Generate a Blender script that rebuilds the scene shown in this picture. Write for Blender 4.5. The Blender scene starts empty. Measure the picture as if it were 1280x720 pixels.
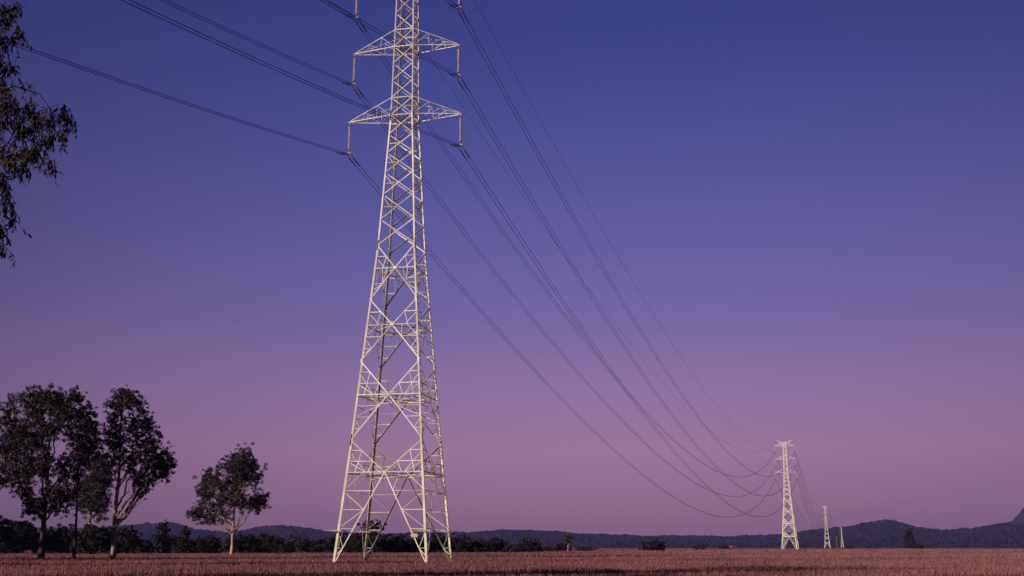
import bpy, math, random
import numpy as np
from mathutils import Vector, Matrix

S = bpy.context.scene
C = S.collection
RNG = np.random.default_rng(7)
random.seed(7)
R = math.radians


def lin(r, g, b, k=1.0):
    def f(c):
        c /= 255.0
        return c / 12.92 if c <= .04045 else ((c + .055) / 1.055) ** 2.4
    return (f(r) * k, f(g) * k, f(b) * k, 1.0)


# ------------------------------------------------------------------ camera
CAM_Z = 1.55
FOC = 1380.0                       # focal length in pixels of a 1280 wide picture
PITCH = math.atan(324.0 / FOC)
cam_d = bpy.data.cameras.new('camera')
cam = bpy.data.objects.new('camera', cam_d)
C.objects.link(cam)
cam.location = (0, 0, CAM_Z)
cam.rotation_euler = (math.pi / 2 + PITCH, 0, 0)
cam_d.sensor_width = 36
cam_d.lens = 36 * FOC / 1280
cam_d.clip_start = .1
cam_d.clip_end = 30000
S.camera = cam

# ------------------------------------------------------------------ sky
world = bpy.data.worlds.new('World')
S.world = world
world.use_nodes = True
nt = world.node_tree
nt.nodes.clear()
N = nt.nodes.new
out = N('ShaderNodeOutputWorld')
bg = N('ShaderNodeBackground')
tc = N('ShaderNodeTexCoord')
sep = N('ShaderNodeSeparateXYZ')
ramp = N('ShaderNodeValToRGB')
nt.links.new(tc.outputs['Generated'], sep.inputs[0])
nt.links.new(sep.outputs['Z'], ramp.inputs[0])
SKY = [(0.0, (130, 92, 113)), (.012, (139, 99, 121)), (.041, (158, 115, 139)), (.083, (172, 128, 156)),
       (.140, (150, 119, 165)), (.197, (120, 105, 166)), (.267, (97, 92, 160)), (.336, (79, 80, 151)),
       (.402, (62, 69, 140)), (.465, (49, 58, 127)), (.70, (36, 44, 104)), (1.0, (28, 35, 84))]
el = ramp.color_ramp.elements
while len(el) > 1:
    el.remove(el[-1])
for i, (p, c) in enumerate(SKY):
    e = el[0] if i == 0 else el.new(p)
    e.position = p
    e.color = lin(*c)
# the dusk band is brightest a little to the right and falls off sideways
m1 = N('ShaderNodeMath'); m1.operation = 'SUBTRACT'; m1.inputs[1].default_value = .11
m2 = N('ShaderNodeMath'); m2.operation = 'POWER'; m2.inputs[1].default_value = 2
m3 = N('ShaderNodeMath'); m3.operation = 'MULTIPLY_ADD'; m3.inputs[1].default_value = -1.6; m3.inputs[2].default_value = 1.04
m4 = N('ShaderNodeMath'); m4.operation = 'MAXIMUM'; m4.inputs[1].default_value = .45
ab = N('ShaderNodeMath'); ab.operation = 'ABSOLUTE'
nt.links.new(sep.outputs['X'], m1.inputs[0])
nt.links.new(m1.outputs[0], ab.inputs[0])
nt.links.new(ab.outputs[0], m2.inputs[0])
nt.links.new(m2.outputs[0], m3.inputs[0])
nt.links.new(m3.outputs[0], m4.inputs[0])
nt.links.new(ramp.outputs[0], bg.inputs['Color'])
# sky dimmed behind the camera, though the sun is there, to deepen shade
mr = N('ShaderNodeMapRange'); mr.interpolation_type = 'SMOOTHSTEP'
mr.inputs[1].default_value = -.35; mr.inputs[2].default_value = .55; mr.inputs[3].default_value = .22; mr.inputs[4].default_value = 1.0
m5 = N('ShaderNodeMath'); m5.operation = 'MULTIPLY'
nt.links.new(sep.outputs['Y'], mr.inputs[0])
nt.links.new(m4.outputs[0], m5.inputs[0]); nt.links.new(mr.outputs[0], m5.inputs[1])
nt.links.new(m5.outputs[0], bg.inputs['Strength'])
nt.links.new(bg.outputs[0], out.inputs[0])

# ------------------------------------------------------------------ sun: low, behind the camera to the left
SUN_AZ, SUN_EL = R(60), R(12)
sun_d = bpy.data.lights.new('sun', 'SUN')
sun = bpy.data.objects.new('sun', sun_d)
C.objects.link(sun)
sun_d.energy = 5.0
sun_d.angle = R(.5)
sun_d.color = (1.0, .82, .64)
dirv = Vector((math.sin(SUN_AZ) * math.cos(SUN_EL), math.cos(SUN_AZ) * math.cos(SUN_EL), -math.sin(SUN_EL)))
sun.rotation_euler = dirv.to_track_quat('-Z', 'Y').to_euler()
sun.location = (-60, -80, 40)

S.view_settings.view_transform = 'Standard'
S.view_settings.look = 'None'
S.view_settings.exposure = 0
S.view_settings.gamma = 1
S.view_settings.use_curve_mapping = False
S.render.engine = 'CYCLES'
S.cycles.max_bounces = 6
S.cycles.volume_bounces = 0
S.cycles.transparent_max_bounces = 8


# ------------------------------------------------------------------ helpers
def ray(px, py):
    u = (px - 640) / FOC
    v = (360 - py) / FOC
    return np.array([u, math.cos(PITCH) - v * math.sin(PITCH), math.sin(PITCH) + v * math.cos(PITCH)])


def at(px, py, Y):
    r = ray(px, py)
    p = r * (Y / r[1])
    p[2] += CAM_Z
    return p


class MB:
    """collects faces and builds ONE mesh object"""
    def __init__(s):
        s.v = []; s.f = []; s.n = 0; s.fat = 1.0

    def add(s, verts, faces):
        s.v.append(np.asarray(verts, float))
        s.f += [tuple(i + s.n for i in f) for f in faces]
        s.n += len(verts)

    def hexa(s, p):      # 8 corner points, bottom ring then top ring
        s.add(p, [(3, 2, 1, 0), (4, 5, 6, 7), (0, 1, 5, 4), (1, 2, 6, 5), (2, 3, 7, 6), (3, 0, 4, 7)])

    def box(s, lo, hi):
        x0, y0, z0 = lo; x1, y1, z1 = hi
        s.hexa([(x0, y0, z0), (x1, y0, z0), (x1, y1, z0), (x0, y1, z0), (x0, y0, z1), (x1, y0, z1), (x1, y1, z1), (x0, y1, z1)])

    def angle(s, a, b, w, n1, t=None, inner=.7, heel=None):
        """steel angle from a to b: one flange square to n1 (outward), one flange pointing inward along -n1"""
        a = np.asarray(a, float); b = np.asarray(b, float)
        t = t or max(.012, w * .14)
        d = b - a; L = np.linalg.norm(d)
        if L < 1e-4: return
        d /= L
        n = np.asarray(n1, float); n = n - d * n.dot(d)
        if np.linalg.norm(n) < 1e-5: n = np.array([.3, .5, .8]); n = n - d * n.dot(d)
        n /= np.linalg.norm(n)
        u = np.cross(d, n)
        if heel is not None and u.dot(heel) > 0: u = -u             # which edge carries the inward flange
        w = w * s.fat; t = t * s.fat
        g = max(w * inner, t * 1.05)
        prof = [(0, 0), (w, 0), (w, -t), (t, -t), (t, -g), (0, -g)]    # (u, n) coordinates
        off = u * (-w / 2) + n * 0
        vs = [a + off + u * p + n * q for p, q in prof] + [b + off + u * p + n * q for p, q in prof]
        fs = [(i, (i + 1) % 6, 6 + (i + 1) % 6, 6 + i) for i in range(6)]
        fs += [(0, 3, 2, 1), (0, 5, 4, 3), (6, 7, 8, 9), (6, 9, 10, 11)]
        s.add(vs, fs)

    def tube(s, pts, rad, k=6, cap=True):
        pts = np.asarray(pts, float)
        n = len(pts)
        rad = np.broadcast_to(np.asarray(rad, float), (n,))
        vs = []
        ref = None
        for i in range(n):
            d = pts[min(i + 1, n - 1)] - pts[max(i - 1, 0)]
            d /= (np.linalg.norm(d) + 1e-12)
            if ref is None:
                ref = np.array([0, 0, 1.0]) if abs(d[2]) < .9 else np.array([1.0, 0, 0])
            u = np.cross(d, ref); u /= np.linalg.norm(u)
            w = np.cross(u, d)
            ref = w
            for j in range(k):
                a = 2 * math.pi * j / k
                vs.append(pts[i] + rad[i] * (u * math.cos(a) + w * math.sin(a)))
        fs = []
        for i in range(n - 1):
            for j in range(k):
                fs.append((i * k + j, i * k + (j + 1) % k, (i + 1) * k + (j + 1) % k, (i + 1) * k + j))
        if cap:
            fs.append(tuple(range(k - 1, -1, -1)))
            fs.append(tuple((n - 1) * k + j for j in range(k)))
        s.add(vs, fs)

    def lathe(s, base, prof, k=8):
        """prof: list of (radius, z) around a vertical axis through base"""
        base = np.asarray(base, float)
        vs = [base + (r * math.cos(2 * math.pi * j / k), r * math.sin(2 * math.pi * j / k), z) for r, z in prof for j in range(k)]
        fs = [(i * k + j, i * k + (j + 1) % k, (i + 1) * k + (j + 1) % k, (i + 1) * k + j) for i in range(len(prof) - 1) for j in range(k)]
        fs += [tuple(range(k - 1, -1, -1)), tuple((len(prof) - 1) * k + j for j in range(k))]
        s.add(vs, fs)

    def build(s, name, mat, parent=None, smooth=False):
        me = bpy.data.meshes.new(name)
        me.from_pydata(np.concatenate(s.v).tolist() if s.v else [], [], s.f)
        me.materials.append(mat)
        if smooth:
            me.shade_smooth()
        o = bpy.data.objects.new(name, me)
        C.objects.link(o)
        if parent: o.parent = parent
        return o


def quads_object(name, verts, mat, parent=None, attr=None, tris=False):
    """verts (n,4,3) or (n,3,3) array -> mesh object, fast; attr: one float per face"""
    n, k = verts.shape[:2]
    me = bpy.data.meshes.new(name)
    me.vertices.add(n * k)
    me.vertices.foreach_set('co', verts.reshape(-1).astype(np.float32))
    me.loops.add(n * k)
    me.loops.foreach_set('vertex_index', np.arange(n * k, dtype=np.int32))
    me.polygons.add(n)
    me.polygons.foreach_set('loop_start', np.arange(0, n * k, k, dtype=np.int32))
    if attr is not None:
        a = me.attributes.new('tone', 'FLOAT', 'FACE')
        a.data.foreach_set('value', attr.astype(np.float32))
    me.update(calc_edges=True)
    me.materials.append(mat)
    o = bpy.data.objects.new(name, me)
    C.objects.link(o)
    if parent: o.parent = parent
    return o


def tag(o, label=None, cat=None, group=None, kind=None):
    if label: o['label'] = label
    if cat: o['category'] = cat
    if group: o['group'] = group
    if kind: o['kind'] = kind
    return o


def empty(name, loc, rz=0, **kw):
    o = bpy.data.objects.new(name, None)
    C.objects.link(o)
    o.location = loc
    o.rotation_euler = (0, 0, rz)
    o.empty_display_size = .5
    return tag(o, **kw)


def copy_tree(o, parent=None):
    c = o.copy()
    C.objects.link(c)
    if parent: c.parent = parent
    for ch in o.children:
        copy_tree(ch, c)
    return c


# ------------------------------------------------------------------ materials
def mat(name, col, rough=.7, spec=.3, var=.0, scale=4.0, col2=None, attr=False, metal=0.0, backlit=0.0, detail=3):
    m = bpy.data.materials.new(name)
    m.use_nodes = True
    t = m.node_tree
    b = t.nodes['Principled BSDF']
    b.inputs['Roughness'].default_value = rough
    b.inputs['Specular IOR Level'].default_value = spec
    b.inputs['Metallic'].default_value = metal
    c1 = tuple(col) + (1,) if len(col) == 3 else col
    if col2 is None:
        col2 = tuple(c * (1 - var) for c in c1[:3])
    c2 = tuple(col2)[:3] + (1,)
    mix = t.nodes.new('ShaderNodeMix'); mix.data_type = 'RGBA'
    mix.inputs[6].default_value = c1
    mix.inputs[7].default_value = c2
    if attr:
        a = t.nodes.new('ShaderNodeAttribute'); a.attribute_name = 'tone'
        t.links.new(a.outputs['Fac'], mix.inputs[0])
    else:
        co = t.nodes.new('ShaderNodeTexCoord')
        nz = t.nodes.new('ShaderNodeTexNoise')
        nz.inputs['Scale'].default_value = scale
        nz.inputs['Detail'].default_value = detail
        r = t.nodes.new('ShaderNodeMapRange')
        r.inputs[1].default_value = .35; r.inputs[2].default_value = .65
        t.links.new(co.outputs['Object'], nz.inputs['Vector'])
        t.links.new(nz.outputs['Fac'], r.inputs[0])
        t.links.new(r.outputs[0], mix.inputs[0])
    t.links.new(mix.outputs[2], b.inputs['Base Color'])
    return m


M = {}
M['steel'] = mat('galvanised_steel', (.90, .87, .80), .55, .35, col2=(.48, .43, .39), scale=.8)
M['steel_far'] = mat('steel_sunlit_tint', (.90, .87, .82), .55, .35, col2=(.78, .74, .68), scale=.8)  # sun brightness put into the steel colour of the distant pylons
t_ = M['steel'].node_tree
mx_ = [n for n in t_.nodes if n.type == 'MIX'][0]
geo_ = t_.nodes.new('ShaderNodeNewGeometry')
av_ = t_.nodes.new('ShaderNodeMath'); av_.operation = 'MULTIPLY_ADD'; av_.inputs[1].default_value = .95; av_.inputs[2].default_value = -.30
sm_ = t_.nodes.new('ShaderNodeMath'); sm_.operation = 'ADD'; sm_.use_clamp = True
lk_ = mx_.inputs[0].links[0].from_socket
sc_ = t_.nodes.new('ShaderNodeMath'); sc_.operation = 'MULTIPLY'; sc_.inputs[1].default_value = .55
t_.links.new(geo_.outputs['Random Per Island'], av_.inputs[0])
t_.links.new(lk_, sc_.inputs[0])
t_.links.new(av_.outputs[0], sm_.inputs[0]); t_.links.new(sc_.outputs[0], sm_.inputs[1])
t_.links.new(sm_.outputs[0], mx_.inputs[0])
M['porcelain'] = mat('insulator_porcelain', (.84, .72, .60), .3, .5, var=.15, scale=3)
M['cap'] = mat('insulator_cap', (.10, .075, .07), .5, .4, var=.25, scale=3)
M['fitting'] = mat('dull_fitting', (.34, .30, .28), .5, .4, var=.3, scale=5)
M['wire'] = mat('aluminium_conductor', (.016, .015, .018), .6, .15, var=.2, scale=.5)
M['sign'] = mat('sign_enamel', (.55, .48, .36), .5, .4, var=.12, scale=6)
M['leaf'] = mat('gum_leaf', (.042, .030, .042), .55, .25, col2=(.016, .012, .018), attr=True)
M['leaf_near'] = mat('hanging_gum_leaf', (.036, .020, .021), .6, .12, col2=(.012, .008, .010), attr=True)
M['bush'] = mat('scrub_leaf', (.028, .021, .021), .65, .2, col2=(.014, .011, .013), attr=True)
M['twiggy'] = mat('pale_scrub_leaf', (.060, .040, .044), .65, .2, col2=(.030, .022, .026), attr=True)
M['bark_pale'] = mat('pale_gum_bark', (.46, .34, .28), .75, .2, col2=(.20, .14, .125), scale=.9, detail=5)
M['bark_dark'] = mat('dark_gum_bark', (.085, .062, .060), .85, .15, col2=(.045, .034, .036), scale=2, detail=5)
M['grass'] = mat('dry_grass', (.285, .118, .140), .8, .15, col2=(.165, .072, .092), attr=True)
M['ground'] = mat('dry_ground', (.21, .084, .100), .95, .1, col2=(.14, .058, .074), scale=.02, detail=8)
M['hill'] = mat('wooded_hillside', (.036, .027, .044), .95, .05, col2=(.014, .011, .020), scale=.02, detail=10)  # bluish tint in the base colour makes up for the thinner haze
M['roof'] = mat('faded_red_roof', (.50, .20, .17), .6, .3, var=.2, scale=1)
M['house_wall'] = mat('house_wall', (.42, .32, .27), .8, .2, var=.15, scale=1)
M['pale_roof'] = mat('pale_iron_roof', (.55, .50, .48), .5, .4, var=.15, scale=1)
M['mast'] = mat('mast_paint', (.62, .40, .38), .6, .3, var=.2, scale=.1)
M['glass'] = mat('dark_glass', (.03, .03, .04), .1, .5)
M['pole'] = mat('weathered_pole', (.34, .20, .13), .85, .15, var=.3, scale=1)


# ------------------------------------------------------------------ ground
def smooth(a, b, x):
    t = np.clip((x - a) / (b - a), 0, 1)
    return t * t * (3 - 2 * t)


def vnoise(x, y, seed=0):
    """smooth value noise"""
    xi = np.floor(x).astype(np.int64); yi = np.floor(y).astype(np.int64)
    xf = x - xi; yf = y - yi

    def h(i, j):
        n = (i * 374761393 + j * 668265263 + seed * 1442695041) & 0x7fffffff
        n = ((n ^ (n >> 13)) * 1274126177) & 0x7fffffff
        return ((n ^ (n >> 16)) & 0xffff) / 65535.0
    u = xf * xf * (3 - 2 * xf); w = yf * yf * (3 - 2 * yf)
    return (h(xi, yi) * (1 - u) + h(xi + 1, yi) * u) * (1 - w) + (h(xi, yi + 1) * (1 - u) + h(xi + 1, yi + 1) * u) * w


def ground_z(x, y):
    r = np.hypot(x, y)
    return .32 * smooth(260, 620, r) + .06 * (vnoise(np.asarray(x) / 9.0, np.asarray(y) / 9.0, 3) - .5)


def make_ground():
    rad = np.concatenate([np.arange(0, 60, 3), np.geomspace(60, 12000, 120)])
    ang = np.linspace(0, 2 * math.pi, 181)[:-1]
    rr, aa = np.meshgrid(rad, ang, indexing='ij')
    x = rr * np.sin(aa); y = rr * np.cos(aa)
    z = ground_z(x, y)
    v = np.stack([x, y, z], -1).reshape(-1, 3)
    nr, na = rr.shape
    f = [(i * na + j, i * na + (j + 1) % na, (i + 1) * na + (j + 1) % na, (i + 1) * na + j) for i in range(1, nr - 1) for j in range(na)]
    f += [(0, na + (j + 1) % na, na + j) for j in range(na)]
    b = MB(); b.add(v, [t[::-1] for t in f])
    tag(b.build('ground', M['ground'], smooth=True), kind='structure')


make_ground()


def make_grass():
    vs = []; tones = []

    def band(r0, r1, dens, hgt, wid, spread):
        half = R(31) if r0 > 40 else R(40)
        area = half * (r1 * r1 - r0 * r0)
        n = int(area * dens)
        r = np.sqrt(RNG.uniform(r0 * r0, r1 * r1, n)); a = RNG.uniform(-half, half, n)
        x = r * np.sin(a); y = r * np.cos(a)
        # tussocks: pull blades together a little
        cell = .55 * spread
        x += (np.round(x / cell) * cell + RNG.normal(0, .02, n) - x) * .25
        y += (np.round(y / cell) * cell - y) * .25
        z = ground_z(x, y)
        big = vnoise(x / 7.0, y / 11.0, 11); mid = vnoise(x / 1.6, y / 2.4, 5); wide = vnoise(x / 35.0, y / 50.0, 21)
        h = hgt * (.70 + .22 * mid + .22 * big) * RNG.uniform(.65, 1.25, n)
        tall = RNG.random(n) < .012
        h = np.where(tall, h * 1.55, h)
        w = wid * RNG.uniform(.6, 1.4, n)
        yaw = RNG.uniform(0, 2 * math.pi, n)
        lean = RNG.uniform(.03, .38, n) * h
        la = RNG.uniform(0, 2 * math.pi, n)
        dx = np.cos(yaw) * w / 2; dy = np.sin(yaw) * w / 2
        tx = x + np.cos(la) * lean + .06 * h; ty = y + np.sin(la) * lean
        q = np.empty((n, 4, 3))
        top = .42
        q[:, 0] = np.stack([x - dx, y - dy, z - .03], 1)
        q[:, 1] = np.stack([x + dx, y + dy, z - .03], 1)
        q[:, 2] = np.stack([tx + dx * top, ty + dy * top, z + h], 1)
        q[:, 3] = np.stack([tx - dx * top, ty - dy * top, z + h * RNG.uniform(.9, 1.0, n)], 1)
        t = .28 + .26 * mid * RNG.uniform(.5, 1.5, n) + .5 * (big - .45) + .6 * (wide - .5) + .5 * smooth(.70, .82, vnoise(x / 3.1, y / 5.0, 41)) * (big > .5) + np.where(tall, .5, 0)
        vs.append(q); tones.append(np.clip(t + RNG.normal(0, .12, n), 0, 1))
    band(3, 38, 26, .46, .016, 1)
    band(38, 75, 150, .46, .015, 1)
    band(75, 130, 60, .46, .025, 1.2)
    band(130, 260, 13, .47, .058, 2)
    band(260, 640, 2.0, .50, .19, 4)
    o = quads_object('grass', np.concatenate(vs), M['grass'], attr=np.concatenate(tones))
    tag(o, 'knee-high dry reddish grass covering the whole paddock', 'grass', kind='stuff')


make_grass()

# ------------------------------------------------------------------ hills
RIDGE = [(-400, 640), (-200, 650), (0, 657), (60, 659), (126, 657), (152, 655), (173, 653), (190, 651), (206, 650.5), (222, 652), (240, 658), (254, 661),
         (271, 662), (289, 663), (301, 661), (316, 657.5), (330, 655.5), (354, 655), (380, 657), (399, 660), (409, 662.5), (440, 664), (480, 665),
         (520, 664), (566, 662.5), (591, 663), (616, 661), (635, 659), (654, 660), (669, 661.5), (685, 661), (707, 663), (735, 666.5), (763, 666),
         (797, 667.5), (829, 668.5), (860, 667.5), (904, 668), (960, 667), (974, 666), (998, 663), (1019, 660), (1048, 657.5), (1078, 652), (1096, 649),
         (1108, 647.5), (1118, 649), (1131, 651.5), (1152, 657), (1182, 659), (1212, 657.5), (1232, 654), (1256, 652), (1290, 654), (1360, 660), (1500, 650), (1750, 640)]
PEAK = [(1200, 664), (1225, 657), (1245, 653), (1256, 651), (1265, 648), (1270, 644), (1275, 638.5), (1280, 632), (1288, 624), (1300, 614), (1330, 600), (1380, 588), (1430, 596),
        (1500, 616), (1600, 650), (1650, 664)]


def make_hill(name, prof, r0, rr, r1, px0, px1, dpx, rows, seed, rough):
    px = np.arange(px0, px1, dpx)
    yy = np.interp(px, [p[0] for p in prof], [p[1] for p in prof])
    kx = np.ones(9) / 9.0
    if name == 'hills':
        yp = np.convolve(np.pad(yy, 4, 'edge'), kx, 'valid'); yy = yp
    dirs = np.array([ray(a, b) for a, b in zip(px, yy)])
    slope = dirs[:, 2] / np.hypot(dirs[:, 0], dirs[:, 1])
    az = np.arctan2(dirs[:, 0], dirs[:, 1])
    rad = np.linspace(r0, r1, rows)
    A, RR = np.meshgrid(az, rad)
    x = RR * np.sin(A); y = RR * np.cos(A)
    H = slope[None, :] * rr + CAM_Z - 12
    t = np.clip((RR - r0) / (rr - r0), 0, 1)
    up = t * t * (3 - 2 * t) * .45 + t * .55
    down = 1 - .6 * smooth(rr, r1 + 800, RR)
    h = H * up * down
    spur = vnoise(x / 420.0, y / 700.0, seed) + .5 * vnoise(x / 170.0, y / 260.0, seed + 1)
    h += (spur - .9) * rough * np.sin(np.clip(t, 0, 1) * math.pi)
    h += (vnoise(x / 22.0, y / 22.0, seed + 2) - .5) * 11 * np.minimum(1, t * 4)
    h += (vnoise(x / 70.0, y / 70.0, seed + 3) - .5) * 12 * np.minimum(1, t * 3)
    h += (RNG.random(h.shape) - .5) * 8 * np.minimum(1, t * 6)
    h[0] = -3
    v = np.stack([x, y, h], -1).reshape(-1, 3)
    n, m = h.shape
    idx = np.arange(n * m).reshape(n, m)
    q = np.stack([idx[:-1, :-1], idx[:-1, 1:], idx[1:, 1:], idx[1:, :-1]], -1).reshape(-1, 4)
    b = MB(); b.add(v, q.tolist())
    o = b.build(name, M['hill'])
    tag(o, kind='structure')


make_hill('hills', RIDGE, 3300, 5200, 6000, -330, 1610, 1.5, 170, 4, 26)
make_hill('mountain', PEAK, 6100, 7000, 7400, 1200, 1650, 1.5, 60, 9, 20)

# ------------------------------------------------------------------ haze over the plain
hb = MB(); hb.box((-6200, -160, -2.6), (6200, 7900, 820))
hm = bpy.data.materials.new('evening_haze')
hm.use_nodes = True
ht = hm.node_tree
ht.nodes.clear()
ho = ht.nodes.new('ShaderNodeOutputMaterial')
hv = ht.nodes.new('ShaderNodeVolumePrincipled')
hv.inputs['Color'].default_value = (.34, .34, 1.0, 1)
hv.inputs['Density'].default_value = 5.5e-5
hv.inputs['Anisotropy'].default_value = 0.0
ht.links.new(hv.outputs[0], ho.inputs['Volume'])
tag(hb.build('haze', hm), 'thin violet evening haze over the plain', 'haze', kind='stuff')

# ------------------------------------------------------------------ transmission towers
TX, TY, TPHI = -9.597, 92.817, .199
ZB, ZM, ZT = 38.95, 45.59, 52.23
WPTS = [(-2, 8.2), (0, 7.82), (10.07, 6.06), (16.63, 5.08), (21.97, 4.12), (26.83, 3.36), (31.65, 2.78), (38.95, 2.07), (45.59, 1.80), (52.23, 1.62), (53.85, 1.58)]
ARM = {ZB: 5.167, ZM: 4.917, ZT: 4.91}
INS = 2.89
EWL, EWZ = 3.9, 54.9


def wz(z):
    return float(np.interp(z, [p[0] for p in WPTS], [p[1] for p in WPTS]))


def corner(i, z):
    h = wz(z) / 2
    sx, sy = ((-1, -1), (1, -1), (1, 1), (-1, 1))[i]
    return np.array([sx * h, sy * h, z])


FN = [np.array(v, float) for v in ((0, -1, 0), (1, 0, 0), (0, 1, 0), (-1, 0, 0))]
BIG = [(0, 7.44, 10.07, 5, 3), (10.07, 13.78, 16.63, 4, 3), (16.63, 19.71, 21.97, 3, 2), (21.97, 24.72, 26.83, 2, 2)]
SMALL = [26.83, 29.16, 31.45, 33.5, 35.35, 37.1, 38.95] + [38.95 + 1.66 * k for k in range(1, 9)] + [53.85]


def lerp(a, b, t):
    return a + (b - a) * t


FAT = [1.0]                                                       # members widened on far pylons so they show up brighter at distance


def SB(inner=.7, heel=None):
    b = MB(); b.fat = FAT[0]
    if inner != .7:
        g = b.angle
        b.angle = lambda a, c, w, n, t=None: g(a, c, w, n, t, inner, heel)
    return b


def face_bracing(i):
    b = SB((.7, .12, 1.15, .12)[i], np.array([-.8, 0, .6]) if i == 2 else None)
    if i: b.fat *= 1.3
    n = FN[i]
    ins = n * -.03

    def P(side, z):
        return corner(i if side == 0 else (i + 1) % 4, z)

    def mid(z):
        return (P(0, z) + P(1, z)) / 2
    for z0, zc, z1, nl, nu in BIG:
        c = mid(zc)
        b.angle(P(0, zc), P(1, zc), .066, n)                       # horizontal through the crossing
        if FAT[0] == 1.0:                                         # gusset plates at the main joints
            e1 = (P(1, zc) - P(0, zc)); e1 /= np.linalg.norm(e1); e3 = np.array([0, 0, 1.0])
            for q, gw, gh in ((c, .13, .11), (P(0, z1) + e1 * .10, .09, .16), (P(1, z1) - e1 * .10, .09, .16)):
                q = q + n * .008
                b.hexa([q + e1 * (x_ * gw) + e3 * (z_ * gh) + n * y_ for z_ in (-1, 1) for x_, y_ in ((-1, .0), (1, .0), (1, .014), (-1, .014))])
        for s in (0, 1):
            foot, head = P(s, z0), P(s, z1)
            o2 = ins * (1.5 if s else .3)
            b.angle(foot + o2, c + o2, .080, n)
            b.angle(c + o2, head + o2, .080, n)
            # redundants below the crossing: rungs and a zigzag between leg and diagonal
            prev = None
            for k in range(1, nl):
                t = k / nl
                z = lerp(z0, zc, t)
                leg = P(s, z); dia = lerp(foot, c, t)
                b.angle(leg + ins, dia + ins, .042, n)
                if prev is not None:
                    pl, pd = prev
                    if k % 2: b.angle(pl + ins * 2, dia + ins * 2, .038, n)
                    else: b.angle(pd + ins * 2, leg + ins * 2, .038, n)
                else:
                    b.angle(P(s, lerp(z0, z, .5)) + ins * 2, dia + ins * 2, .05, n)
                prev = (leg, dia)
            pl, pd = prev
            if nl % 2: b.angle(pl + ins * 2, lerp(P(s, zc), c, .45) + ins * 2, .038, n)
            else: b.angle(pd + ins * 2, lerp(P(s, zc), c, .40) + ins * 2, .038, n)
            b.angle(pd + ins, lerp(P(s, zc), c, .62) + ins, .038, n)
            # redundants above the crossing
            prev = None
            for k in range(1, nu):
                t = k / nu
                z = lerp(zc, z1, t)
                leg = P(s, z); dia = lerp(c, head, t)
                b.angle(leg + ins, dia + ins, .06, n)
                b.angle(dia + ins * 2, lerp(P(s, zc), c, max(.15, 1 - t - .1)) + ins * 2, .05, n)
                b.angle(leg + ins * 2, lerp(P(s, zc), c, .5) + ins * 2, .05, n)
    for k in range(len(SMALL) - 1):
        z0, z1 = SMALL[k], SMALL[k + 1]
        if k == len(SMALL) - 2:
            b.angle(P(0, z1), P(1, z1), .08, n)
        w = .070 if k < 6 else .060
        b.angle(P(0, z0) + ins * .3, P(1, z1) + ins * .3, w, n)
        b.angle(P(1, z0) + ins * 1.6, P(0, z1) + ins * 1.6, w, n)
        if k in (6, 7, 10, 11, 14):
            b.angle(P(0, z0), P(1, z0), .09, n)
        if 1 <= k < 6:                                           # short rung beside the crossing
            zc = lerp(z0, z1, .5)
            b.angle(P(0, zc) + ins, mid(zc) + ins, .05, n)
            if k < 4: b.angle(lerp(P(0, zc), mid(zc), .5) + ins, P(0, z1 - .15) + ins, .045, n)
    return b


def leg_mb(i):
    b = MB()
    h = np.array([0, 0, 1.0])
    zs = [-1.4, 10.07, 26.83, 38.95, 53.85]
    sx, sy = ((-1, -1), (1, -1), (1, 1), (-1, 1))[i]
    for k in range(4):
        a, c = corner(i, zs[k]), corner(i, zs[k + 1])
        w = (.185, .155, .13, .11)[k] * FAT[0]; t = .028 * FAT[0]
        # L section with its heel on the outer corner
        prof = [(0, 0), (w, 0), (w, t), (t, t), (t, w), (0, w)]
        vs = [a + np.array([-sx * p, -sy * q, 0]) for p, q in prof] + [c + np.array([-sx * p, -sy * q, 0]) for p, q in prof]
        fs = [(j, (j + 1) % 6, 6 + (j + 1) % 6, 6 + j) for j in range(6)] + [(0, 3, 2, 1), (0, 5, 4, 3), (6, 7, 8, 9), (6, 9, 10, 11)]
        if sx * sy < 0: fs = [f[::-1] for f in fs]
        b.add(vs, fs)
        # splice plates at the joints
        if k:
            d = (c - a) / np.linalg.norm(c - a)
            p = a - d * .45; q = a + d * .45
            b.angle(p + (sx * .012, sy * .012, 0), q + (sx * .012, sy * .012, 0), .14, (sx, 0, 0), .02)
    for k in range(60):                                           # step bolts on one leg edge
        if i in (1, 3):
            z = 3.6 + k * .82
            if z < 53:
                p = corner(i, z)
                b.box(p + (-.012, sy * .0 - .012, 0), p + (sx * .0 + .012, sy * .13, .024) if sy > 0 else p + (.012, .012, .024))
                b.box(np.minimum(p, p + (sx * .15, 0, .022)), np.maximum(p, p + (sx * .15, .022, .022)))
    return b


def plan_mb(z):
    b = SB()
    up = (0, 0, 1)
    ms = [(corner(i, z) + corner((i + 1) % 4, z)) / 2 for i in range(4)]
    o = np.array([0, 0, -.04])
    for i in range(4):
        b.angle(ms[i] + o, ms[(i + 1) % 4] + o, .08, up)
    if z > 30 or z < 15:
        b.angle(corner(0, z) + o * 2.5, corner(2, z) + o * 2.5, .07, up)
        b.angle(corner(1, z) + o * 4, corner(3, z) + o * 4, .07, up)
    return b


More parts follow.
